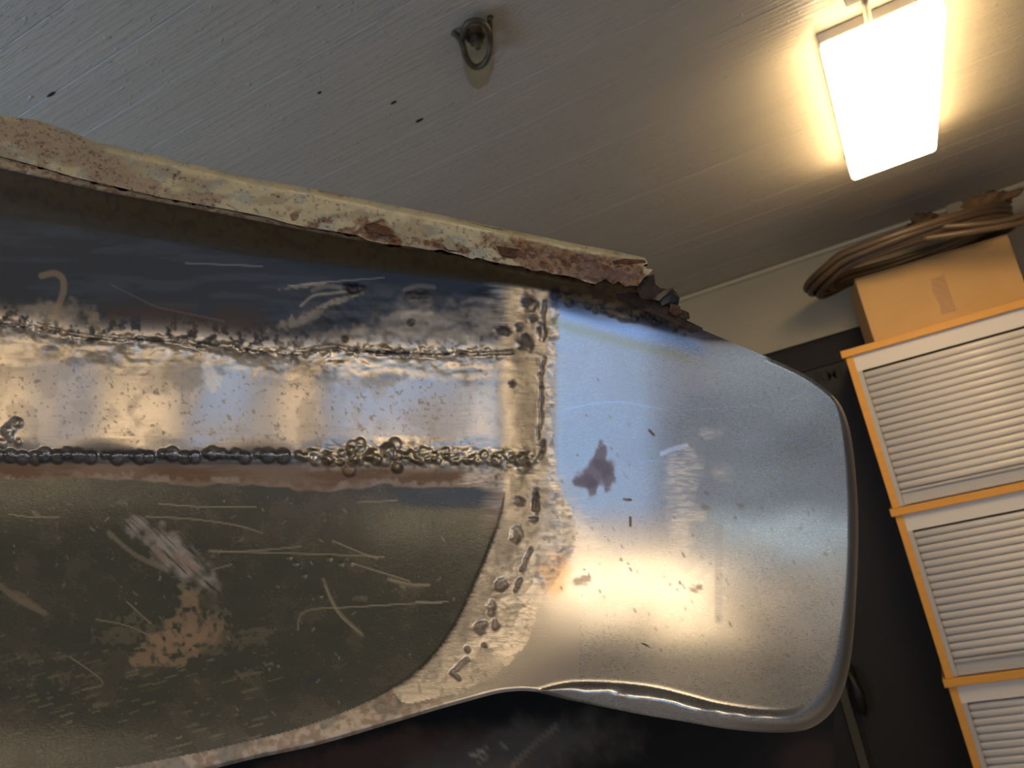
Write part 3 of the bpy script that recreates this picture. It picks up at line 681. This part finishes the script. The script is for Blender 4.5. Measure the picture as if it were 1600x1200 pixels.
    for cx, cy, rx, ry, sd in ((300, 975, 26, 34, 1), (290, 1010, 40, 24, 2), (235, 1015, 28, 24, 3), (200, 985, 40, 16, 4), (400, 992, 22, 12, 5), (350, 1010, 30, 14, 6), (55, 1028, 18, 7, 7), (100, 1058, 14, 7, 8), (390, 1052, 20, 6, 9), (565, 935, 9, 5, 10), (340, 965, 15, 12, 11)):
        p.blob(cx, cy, rx, ry, -10, lin(142, 118, 92) if sd < 4 else lin(100, 92, 74), .75, 0, .7, a=.7 if sd < 4 else .45, rag=1.5, seed=20 + sd, tex=ss(n2, .3, .52))
    # ground metal between the curved edge and the seam, mottled lower rim
    gd = (1 - dk) * (X < 905) * ss(Y, 740, 760) * 1.0; XS, YS = sx_(X, Y); ing = inside(XS, YS, SEAMPOLY) * 1.0
    p.mix(np.clip(gd * (Y > 740) * (1 - ss(X, 760, 960)), 0, 1) * (1 - ing), (.47, .42, .36), .36, 1, .12)
    low = (1 - dk) * ss(Y, 1040, 1080) * (1 - ss(X, 640, 760)); p.mix(low * (.35 + .45 * ss(n2, .35, .65)), lin(124, 104, 84), .5, .5, .4); p.mix(low * ss(n1, .5, .65) * .6, lin(100, 104, 96), .4, .6)
    ing = ing * ss(segd(X, Y, SEAM_L) + np.where(Y < 745, 44, 14) * (fst - 0 * X), -4, np.where(Y < 745, 42, 12))
    p.mix(ing, GROUND, .42, 1, .28)
    p.mix(ing * ss(streak, .48, .7) * .5, (.42, .37, .31), .5); p.mix(ing * ss(fbm(X / 26, Y / 34, 75, 3), .48, .6) * .6, (.40, .36, .31), .38); p.mix(ing * ss(n2, .62, .7) * .5, (.32, .27, .22), .6, .7)
    # grinding fans out of the seam to the left and right
    fpoly = [(715, 560), (880, 560), (878, 740), (925, 800), (945, 870), (880, 890), (860, 940), (800, 900), (790, 760), (720, 760)]
    fin = inside(X, Y, fpoly); fd = segd(X, Y, fpoly + [fpoly[0]]) * np.where(fin, 1, -1)
    fan = ss(fd + 46 * fst, -8, 26) * (1 - ing) * ss(n2, .2, .5)
    p.mix(fan * .6 * (1 - dkm), GROUND, .40, 1, .22)
    # pits and cracks coloured darker than the metal round them
    for cx, cy, rx, ry in pits: p.blob(cx, cy, rx * .85, ry * .85, 0, (.05, .045, .05) if cy < 620 else (.24, .19, .15), .5, .6, a=.85, rag=.75, seed=int(cx), soft=.4)
    for c in cracks: p.stroke(c, 1.5, (.07, .065, .07), .5, .5, .75)
    # second weld: grey globules, then ground bronze ones
    zz = np.exp(-((Y - w2) / np.where(X > 470, 16, 11)) ** 2); rt = 1 - ss(X, 838, 850); k2 = ss(X, 440, 520)
    p.mix(np.clip(zz * 1.3, 0, 1) * rt * (1 - k2), (.16, .165, .18), .28, .9, .1); p.mix(np.clip(zz * 1.2, 0, 1) * rt * k2 * ss(n2, .3, .45), (.42, .37, .28), .34, 1, .1)
    p.mix(np.exp(-((Y - w2 - 11) / 3) ** 2) * (1 - k2) * rt * .7, (.04, .035, .035), .5, .3)
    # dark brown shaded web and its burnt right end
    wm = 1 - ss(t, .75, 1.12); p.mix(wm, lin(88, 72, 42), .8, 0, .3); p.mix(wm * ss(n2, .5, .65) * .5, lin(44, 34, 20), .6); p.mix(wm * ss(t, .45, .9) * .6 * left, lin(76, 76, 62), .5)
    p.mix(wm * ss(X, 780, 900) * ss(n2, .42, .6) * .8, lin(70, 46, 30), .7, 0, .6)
    rp = ss(X, 850, 866); bt = rp * np.exp(-((Y - W - 4) / 12) ** 2); p.mix(np.clip(bt * 1.4, 0, 1), (.045, .04, .045), .45, .6, .5)
    for k in range(26):
        x0 = 862 + rndw.rand() * 200; y0 = float(pl(WL, x0)) + rndw.uniform(-12, 8); p.blob(x0, y0, 4 + rndw.rand() * 5, 3 + rndw.rand() * 3, 0, lin(120, 104, 76), .7, .2, a=.7, seed=k)
    # heat tint round the burnt weld
    tn = rp * np.exp(-((Y - W - 46) / 9) ** 2) * (1 - ss(X, 1060, 1110)); p.mix(tn * .45, lin(168, 158, 96), .3, 1)
    tb = rp * np.exp(-((Y - W - 24) / 12) ** 2) * (1 - ss(X, 1080, 1120)); p.mix(tb * .6, (.30, .42, .62), .26, 1)
    p.mix(rp * np.exp(-((Y - W - 18) / 9) ** 2) * (1 - ss(X, 900, 1000)) * .8, (.10, .13, .18), .4, .9)
    # marks on the patch
    st_ = lin(112, 108, 124)
    for cx, cy, rx, ry, an in ((930, 742, 28, 20, -20), (938, 715, 9, 22, 8), (915, 752, 18, 10, 0), (950, 745, 10, 22, 0), (926, 762, 8, 14, 10)): p.blob(cx, cy, rx, ry, an, st_, .55, .8, a=.8, rag=.45, seed=cx)
    gm = (X > 1040) & (X < 1110) & (Y > 690) & (Y < 880)
    for cx, cy, rx, ry, an in ((1078, 725, 15, 32, 0), (1058, 750, 18, 35, 0), (1066, 800, 16, 50, 4), (1070, 850, 6, 30, 0), (1085, 808, 26, 10, -18), (1108, 676, 20, 7, 0), (1126, 738, 18, 14, 0)):
        p.blob(cx, cy, rx, ry, an, (.66, .60, .53), .42, 1, .3, a=.8, rag=.9, seed=cx + 1, soft=.6, tex=.25 + .75 * ss(fbm(X / 14, Y / 1.8, 71, 2), .4, .62))
    p.stroke([(1034, 709), (1050, 702), (1072, 696)], 5, (.8, .8, .82), .3, 1, .9, soft=2)
    for c in ([(880, 640), (960, 628), (1050, 640), (1150, 636), (1200, 632)], [(1000, 725), (1012, 720), (1040, 719)], [(1235, 624), (1262, 612)], [(1300, 655), (1312, 640)], [(1255, 596), (1270, 590)], [(1150, 690), (1260, 684)]): p.stroke(cr(c), 1, lin(200, 205, 215), .25, 1, .5)
    for c in ([(975, 780), (986, 781)], [(1014, 672), (1022, 680)], [(985, 808), (985, 822)]): p.stroke(c, 2.5, lin(80, 66, 60), .6, .4, .85)
    for k in range(200):
        x0 = rndw.uniform(870, 1310); y0 = rndw.uniform(520, 1090) if k % 3 else rndw.uniform(860, 1060); L = rndw.uniform(.5, 5)
        p.stroke([(x0, y0), (x0 + L * .5, y0 + L)], rndw.uniform(.8, 2.2), lin(112, 84, 62), .6, .5, rndw.uniform(.1, .5))
    for cx, cy, r in ((1157, 790, 6), (1104, 770, 5), (1102, 792, 7), (1085, 923, 7), (1094, 918, 6), (1290, 866, 4), (1230, 1024, 5), (905, 910, 10), (915, 905, 8)): p.blob(cx, cy, r, r * .6, 20, lin(110, 88, 68), .5, .7, a=.45, rag=.7, seed=cx, soft=.5)
    for k in range(40):
        y0 = 820 + k * 3.9 + rndw.uniform(-1, 1); p.stroke([(1118, y0), (1128, y0 + rndw.uniform(-2, 2))], 1.2, (.33, .33, .34), .5, 1, .35)
    p.blob(868, 900, 22, 30, 10, lin(190, 140, 80), .35, 1, a=.5, rag=.4, soft=.5)
    # brown shade painted on the turned-away outer lip
    li = inside(X, Y, LIPPOLY); do = segd(X, Y, OUT_R)
    p.mix(li * ss(Y, 600, 700) * (1 - ss(do, 10, 18)) * ss(X, 1080, 1240) * .65, lin(90, 76, 62), .4, .9)
    return p.c, p.r

g = 2.0
X, Y, Q = grid_mesh(OUT, -440, 1344, 60, 1320, g, None)
hh = height(X, Y); P3 = to3d(X, Y, hh); NN = vertex_normals(P3, Q)
colr, rmm = paint_body(X, Y, hh)
cx = X[Q].mean(1); cy = Y[Q].mean(1)
reg = np.full(len(Q), 3)                                                # 0 web,1 upper,2 strip,3 sill,4 patch,5 lip,6 bead1,7 bead2,8 seam
w1 = pl(W1, cx); w2 = pl(W2, cx); Wc = pl(WL, cx)
reg[cy < w2] = 2; reg[cy < w1] = 1
reg[np.abs(cy - w1) < 9] = 6; reg[np.abs(cy - w2) < 11] = 7
sr = inside(*sx_(cx, cy), SEAMPOLY); srx = pl([(p[1], p[0]) for p in SEAM_R], cy)
reg[(cx > srx)] = 4; reg[(cx > 780) & (cy > 1086)] = 4
reg[sr] = 8
reg[(reg == 4) & inside(cx, cy, LIPPOLY)] = 5
reg[cy < Wc - 1] = 0
names = ['flange_web', 'upper_panel', 'repair_strip', 'sill_panel', 'end_patch', 'edge_lip', 'weld_bead', 'weld_bead', 'weld_seam']
labs = ['dark brown web under the rusty flange', 'dark blue painted panel', 'bare steel repair strip', 'glossy dark green grey sill panel', 'bare grey steel patch', None, 'ground upper weld bead', 'lumpy lower weld bead', 'ground vertical weld seam with pits']
made = {}
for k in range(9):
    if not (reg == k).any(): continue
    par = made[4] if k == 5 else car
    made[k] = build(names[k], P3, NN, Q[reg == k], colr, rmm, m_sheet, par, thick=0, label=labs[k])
# the back of the sheet, one coarser skin 1.2 mm behind, closed along the free edge
Xb, Yb, Qb = grid_mesh(OUT, -440, 1344, 60, 1320, 5.0, None)
hb = np.interp(Yb, yy, P_patch) * 0 + height(Xb, Yb) - 3.2 - .0 * Xb
Pb = to3d(Xb, Yb, hb); Nb = -vertex_normals(Pb, Qb)
build('sheet_back', Pb, Nb, Qb[:, ::-1], np.tile(np.array((.05, .042, .035)), (len(Xb), 1)), np.tile(np.array((.6, .3, .2)), (len(Xb), 1)), m_sheet, car, label='dark unpainted rear side')
# rim strip joining front and back along the outline
oo = np.array([p for p in OUT_R if p[0] > -441]); ho = height(oo[:, 0].copy(), oo[:, 1].copy())
A = to3d(oo[:, 0], oo[:, 1], ho); Bk = to3d(oo[:, 0], oo[:, 1], ho - 3.4); n = len(A)
Vv = np.concatenate([A, Bk]); qq = np.array([[i, i + 1, i + 1 + n, i + n] for i in range(n - 1)])
cen = Vv[:n].mean(0); nr = A - cen; nr[:, 2] = .0; nr /= np.linalg.norm(nr, axis=1, keepdims=True); nr = np.concatenate([nr, nr])
build('cut_edge', Vv, nr, qq, np.tile(np.array((.5, .46, .4)), (2 * n, 1)), np.tile(np.array((.35, 1, .1)), (2 * n, 1)), m_sheet, made[5], label='bright cut sheet edge')

# ------------------------------------------------------------------ rusty flange in front of the web
FT = [(-460, 60), (-160, 138), (0, 180), (60, 188), (100, 202), (150, 222), (250, 244), (400, 280), (500, 297), (600, 318), (700, 338), (800, 360), (900, 381), (960, 392), (1008, 403)]
FB = [(1013, 412), (1004, 414), (1012, 420), (1020, 421), (1014, 428), (1006, 434), (1002, 440), (996, 447), (988, 446), (978, 448), (966, 440), (958, 444), (946, 436), (930, 444), (916, 441), (900, 434), (880, 430), (862, 428), (850, 422), (835, 424), (815, 416), (795, 414), (780, 411), (765, 408), (745, 402), (738, 405), (720, 398), (700, 394), (690, 390), (672, 391), (640, 385), (600, 381), (575, 376), (560, 368), (520, 361), (480, 355), (450, 349), (420, 340), (360, 328), (300, 317), (250, 308), (200, 296), (169, 289), (120, 278), (67, 262), (30, 252), (0, 244), (-160, 205), (-460, 132)]
FOUT = FT + FB
def fl_h(X, Y):
    tp = pl(FT, X); d = Y - tp
    h = 104 + pl([(-160, 30), (0, 22), (400, 12), (1000, -14)], X) - 80
    h = h + base_h(X, Y * 0 + 420) + 62 + .05 * d
    h = h - np.clip(11 - d, 0, 11) ** 2 * .10
    rust = rustmask(X, Y)
    h = h + (fbm(X / 30, Y / 20, 80, 3) - .5) * 5 + rust * (np.floor(fbm(X / 16, Y / 9, 81, 4) * 7) / 7 - .55) * 13 + (fbm(X / 5, Y / 5, 83, 3) - .5) * (1 + 2.5 * rust)
    return h
def rustmask(X, Y):
    tp = pl(FT, X); bt = np.interp(X, [p[0] for p in FB[::-1]], [p[1] for p in FB[::-1]]); t = (Y - tp) / (bt - tp + 1)
    m = blob(X, Y, 590, 362, 34, 16, 15, .5, 91) + blob(X, Y, 850, 400, 90, 22, 12, .6, 92) + blob(X, Y, 960, 425, 70, 26, 10, .5, 93) + blob(X, Y, 60, 215, 80, 30, 12, .6, 94, .5) * .7 + blob(X, Y, 160, 265, 40, 30, 20, .7, 95, .4) * .8 + blob(X, Y, 220, 290, 40, 12, 12, .7, 97) * .8 + blob(X, Y, 520, 302, 26, 5, 10, .5, 96) + blob(X, Y, 700, 385, 40, 7, 12, .6, 98)
    return np.clip(m + ss(fbm(X / 22, Y / 14, 99, 4), .60, .68) * .8 * ss(t, .35, .9), 0, 1)
Xf, Yf, Qf = grid_mesh(FOUT, -440, 1024, 56, 452, 2.0, None)
hf_ = fl_h(Xf, Yf); Pf = to3d(Xf, Yf, hf_); Nf = vertex_normals(Pf, Qf)
p = Paint(Xf, Yf); n1 = fbm(Xf / 34, Yf / 18, 101, 4); n2 = fbm(Xf / 7, Yf / 6, 102, 4)
p.mix(np.ones(len(Xf)), lin(172, 162, 130), .5, .1, .35); p.mix(ss(n1, .5, .6) * .8, lin(142, 146, 136), .45, .1); p.mix(ss(n2, .58, .68) * .4, lin(190, 178, 146), .5)
p.mix(ss(fbm(Xf / 60, Yf / 24, 103, 3), .5, .62) * .5, lin(128, 116, 88), .6)
rk = rustmask(Xf, Yf); p.mix(ss(rk, .15, .6) * .85, np.where((Xf > 420)[:, None], lin(132, 106, 86), lin(152, 134, 112)), .8, 0, .9); p.mix(rk * ss(n2, .48, .6) * ss(Xf, 300, 560) * .85, lin(96, 62, 42), .85, 0, 1); p.mix(rk * ss(Xf, 400, 600) * ss(fbm(Xf / 10, Yf / 6, 105, 3), .6, .68) * .7, lin(142, 98, 60), .85)
ck = np.abs(fbm(Xf / 17, Yf / 9, 107, 4) - .5); p.mix((1 - ss(ck, .004, .016)) * np.clip(ss(fbm(Xf / 40, Yf / 30, 108, 2), .5, .6) + rk, 0, 1) * .85, lin(44, 34, 26), .9)
p.mix(rk * ss(Xf, 880, 940) * ss(n1, .45, .55) * .7, lin(104, 86, 84), .8)
p.mix(ss(fbm(Xf / 5, Yf / 4, 106, 2), .74, .8) * .6, lin(80, 58, 40), .8)
tp = pl(FT, Xf); p.mix(np.exp(-((Yf - tp - 7) / 5) ** 2) * ss(Xf, 150, 180) * .6, lin(200, 190, 152), .3, .4, .1)  # lighter band paints a highlight along the flange's top edge
flange = build('flange', Pf, Nf, Qf, p.c, p.r, m_sheet, car, thick=.0022, label='rusty pale painted flange with corroded lower edge')
# inner lip of the flange below the rust crack
L2T = [(-460, 122), (-160, 196), (0, 236), (67, 254), (169, 282), (300, 309), (450, 342), (600, 372), (740, 398), (860, 424)]
L2B = [(860, 427), (740, 401), (600, 383), (450, 355), (300, 325), (169, 301), (0, 263), (-160, 226), (-460, 157)]
L2 = L2T + L2B
Xl, Yl, Ql = grid_mesh(L2, -440, 860, 110, 430, 2.0, None)
hl = fl_h(Xl, Yl) - 7 - (Yl - pl(L2T, Xl)) * .12 ; hl -= np.clip(4 - (pl(L2B[::-1], Xl) - Yl), 0, 4) ** 2 * .3
Pl_ = to3d(Xl, Yl, hl); p = Paint(Xl, Yl); n2 = fbm(Xl / 9, Yl / 5, 112, 4)
p.mix(np.ones(len(Xl)), lin(160, 142, 112), .5, .1, .3); p.mix(ss(n2, .5, .62) * .8, lin(120, 88, 64), .7); p.mix(ss(Xl, 300, 600) * .6, lin(60, 48, 36), .8)
build('inner_lip', Pl_, vertex_normals(Pl_, Ql), Ql, p.c, p.r, m_sheet, flange, thick=.0012, label='thin pale second layer behind the rust crack')
# solid filler between flange and web so that nothing is open from above
tops_ = [(x, y + 2) for x, y in FT]; x_ = np.array([q_[0] for q_ in tops_], float); y_ = np.array([q_[1] for q_ in tops_], float)
A = to3d(x_, y_, fl_h(x_, y_) - 3); Bk = to3d(x_, y_ + 10, height(x_, y_ + 14) - 5); n = len(A)
nr = np.tile(np.array((0, 1, 0.)), (2 * n, 1))
build('flange_top', np.concatenate([A, Bk]), nr, np.array([[i + 1, i, i + n, i + 1 + n] for i in range(n - 1)]), np.tile(np.array(lin(120, 108, 84)), (2 * n, 1)), np.tile(np.array((.6, .1, .3)), (2 * n, 1)), m_sheet, car, label='upper face of the flange')

# rust flakes: thin curled scales at the corroded end
m_rust = mat('rust_scale', lin(88, 60, 42), .85, var=.5, vscale=120, bump=1, bscale=400)
m_rust2 = mat('rust_dark', lin(52, 40, 34), .8, var=.4, vscale=150, bump=1, bscale=400)
def flake(pts, hz, m, curl=6, name='rust_flake', th=2.2):
    bm = bmesh.new(); n = len(pts); cxm = sum(p_[0] for p_ in pts) / n; cym = sum(p_[1] for p_ in pts) / n
    def pt(x, y, h): q_ = to3d(np.array([x]), np.array([y]), np.array([h]))[0]; return Vector(q_)
    rows = []
    for s_ in (1, .55):
        rows.append([pt(cxm + (x - cxm) * s_, cym + (y - cym) * s_, hz + curl * s_ * s_ * math.sin(i * 1.7) + (0 if s_ == 1 else 1.5)) for i, (x, y) in enumerate(pts)])
    f0 = [bm.verts.new(v) for v in rows[0]]; f1 = [bm.verts.new(v) for v in rows[1]]; c_ = bm.verts.new(pt(cxm, cym, hz + 2))
    b0 = [bm.verts.new(v - Vector((0, 0, th * S))) for v in rows[0]]
    for i in range(n):
        j = (i + 1) % n; bm.faces.new((f0[i], f0[j], f1[j], f1[i])); bm.faces.new((f1[i], f1[j], c_)); bm.faces.new((f0[j], f0[i], b0[i], b0[j]))
    bm.faces.new(b0[::-1]); bmesh.ops.recalc_face_normals(bm, faces=bm.faces)
    return obj(name, bm, m, flange)
hE = float(fl_h(np.array([980.]), np.array([425.]))[0])
hW = 42
flake([(1000, 436), (1022, 428), (1024, 444), (1034, 452), (1020, 468), (1002, 466), (994, 452)], hE - 18, m_rust2, 4)
flake([(1016, 466), (1040, 452), (1054, 448), (1050, 454), (1036, 464), (1030, 470)], hE - 26, mat('rust_grey', lin(96, 84, 70), .7, var=.3, vscale=100), 5)
flake([(1028, 466), (1050, 458), (1062, 464), (1060, 476), (1044, 474), (1034, 478)], hE - 34, m_black, 4)
flake([(960, 452), (1000, 462), (1040, 474), (1062, 486), (1078, 492), (1072, 500), (1099, 513), (1090, 519), (1060, 508), (1010, 486), (965, 466)], hE - 40, m_rust2, 5)
flake([(1048, 474), (1062, 478), (1066, 488), (1056, 494), (1046, 486)], hE - 30, m_rust, 3)
flake([(568, 352), (584, 347), (606, 356), (616, 368), (596, 366), (578, 360)], float(fl_h(np.array([590.]), np.array([358.]))[0]) + 2, m_rust, 4)
flake([(775, 384), (800, 388), (828, 390), (838, 400), (820, 396), (800, 402), (782, 398)], float(fl_h(np.array([800.]), np.array([392.]))[0]) + 3, m_rust, 4)
flake([(946, 410), (975, 404), (1006, 406), (1012, 412), (985, 411), (962, 418)], float(fl_h(np.array([980.]), np.array([408.]))[0]) + 3, m_rust, 3)
flake([(690, 380), (700, 368), (708, 376), (716, 392), (700, 390)], float(fl_h(np.array([700.]), np.array([380.]))[0]) + 2, mat('paint_flake', lin(150, 142, 116), .6, var=.2, vscale=80), 3)

# dark inner body panels seen below the free edge
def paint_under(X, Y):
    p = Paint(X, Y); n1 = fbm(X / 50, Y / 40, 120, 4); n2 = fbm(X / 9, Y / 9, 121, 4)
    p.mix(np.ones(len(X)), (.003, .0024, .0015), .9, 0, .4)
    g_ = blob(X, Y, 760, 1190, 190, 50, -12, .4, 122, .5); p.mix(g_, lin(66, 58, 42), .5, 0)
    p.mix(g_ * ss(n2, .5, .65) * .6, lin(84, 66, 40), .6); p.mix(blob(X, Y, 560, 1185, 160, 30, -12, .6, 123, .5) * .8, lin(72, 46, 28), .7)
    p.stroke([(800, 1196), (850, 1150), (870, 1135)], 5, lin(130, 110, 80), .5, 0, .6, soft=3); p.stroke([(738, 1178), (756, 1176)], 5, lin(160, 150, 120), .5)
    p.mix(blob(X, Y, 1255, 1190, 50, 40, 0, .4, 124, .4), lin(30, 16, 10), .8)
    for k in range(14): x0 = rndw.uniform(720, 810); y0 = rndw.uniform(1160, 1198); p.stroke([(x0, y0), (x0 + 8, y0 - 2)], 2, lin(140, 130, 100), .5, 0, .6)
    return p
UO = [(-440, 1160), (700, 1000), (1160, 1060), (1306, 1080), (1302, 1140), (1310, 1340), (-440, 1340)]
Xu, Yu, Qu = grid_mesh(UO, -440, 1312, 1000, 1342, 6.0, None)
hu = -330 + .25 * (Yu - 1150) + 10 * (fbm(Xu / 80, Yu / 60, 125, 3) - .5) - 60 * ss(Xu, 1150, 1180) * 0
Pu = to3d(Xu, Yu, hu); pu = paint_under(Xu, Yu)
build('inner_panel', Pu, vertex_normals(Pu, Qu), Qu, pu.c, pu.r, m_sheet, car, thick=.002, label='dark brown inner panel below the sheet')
# hidden bracket tying the inner panel to the outer sheet
def conn(x, y, h0, h1, r=26):
    a = to3d(np.array([x]), np.array([y]), np.array([h0]))[0]; b2 = to3d(np.array([x]), np.array([y]), np.array([h1]))[0]
    obj('bracket', tube(bmesh.new(), [a, b2], r * S, seg=12), m_black, car)
conn(1000, 1030, -45, -390); conn(500, 1080, -10, -370); conn(100, 1160, 20, -370)
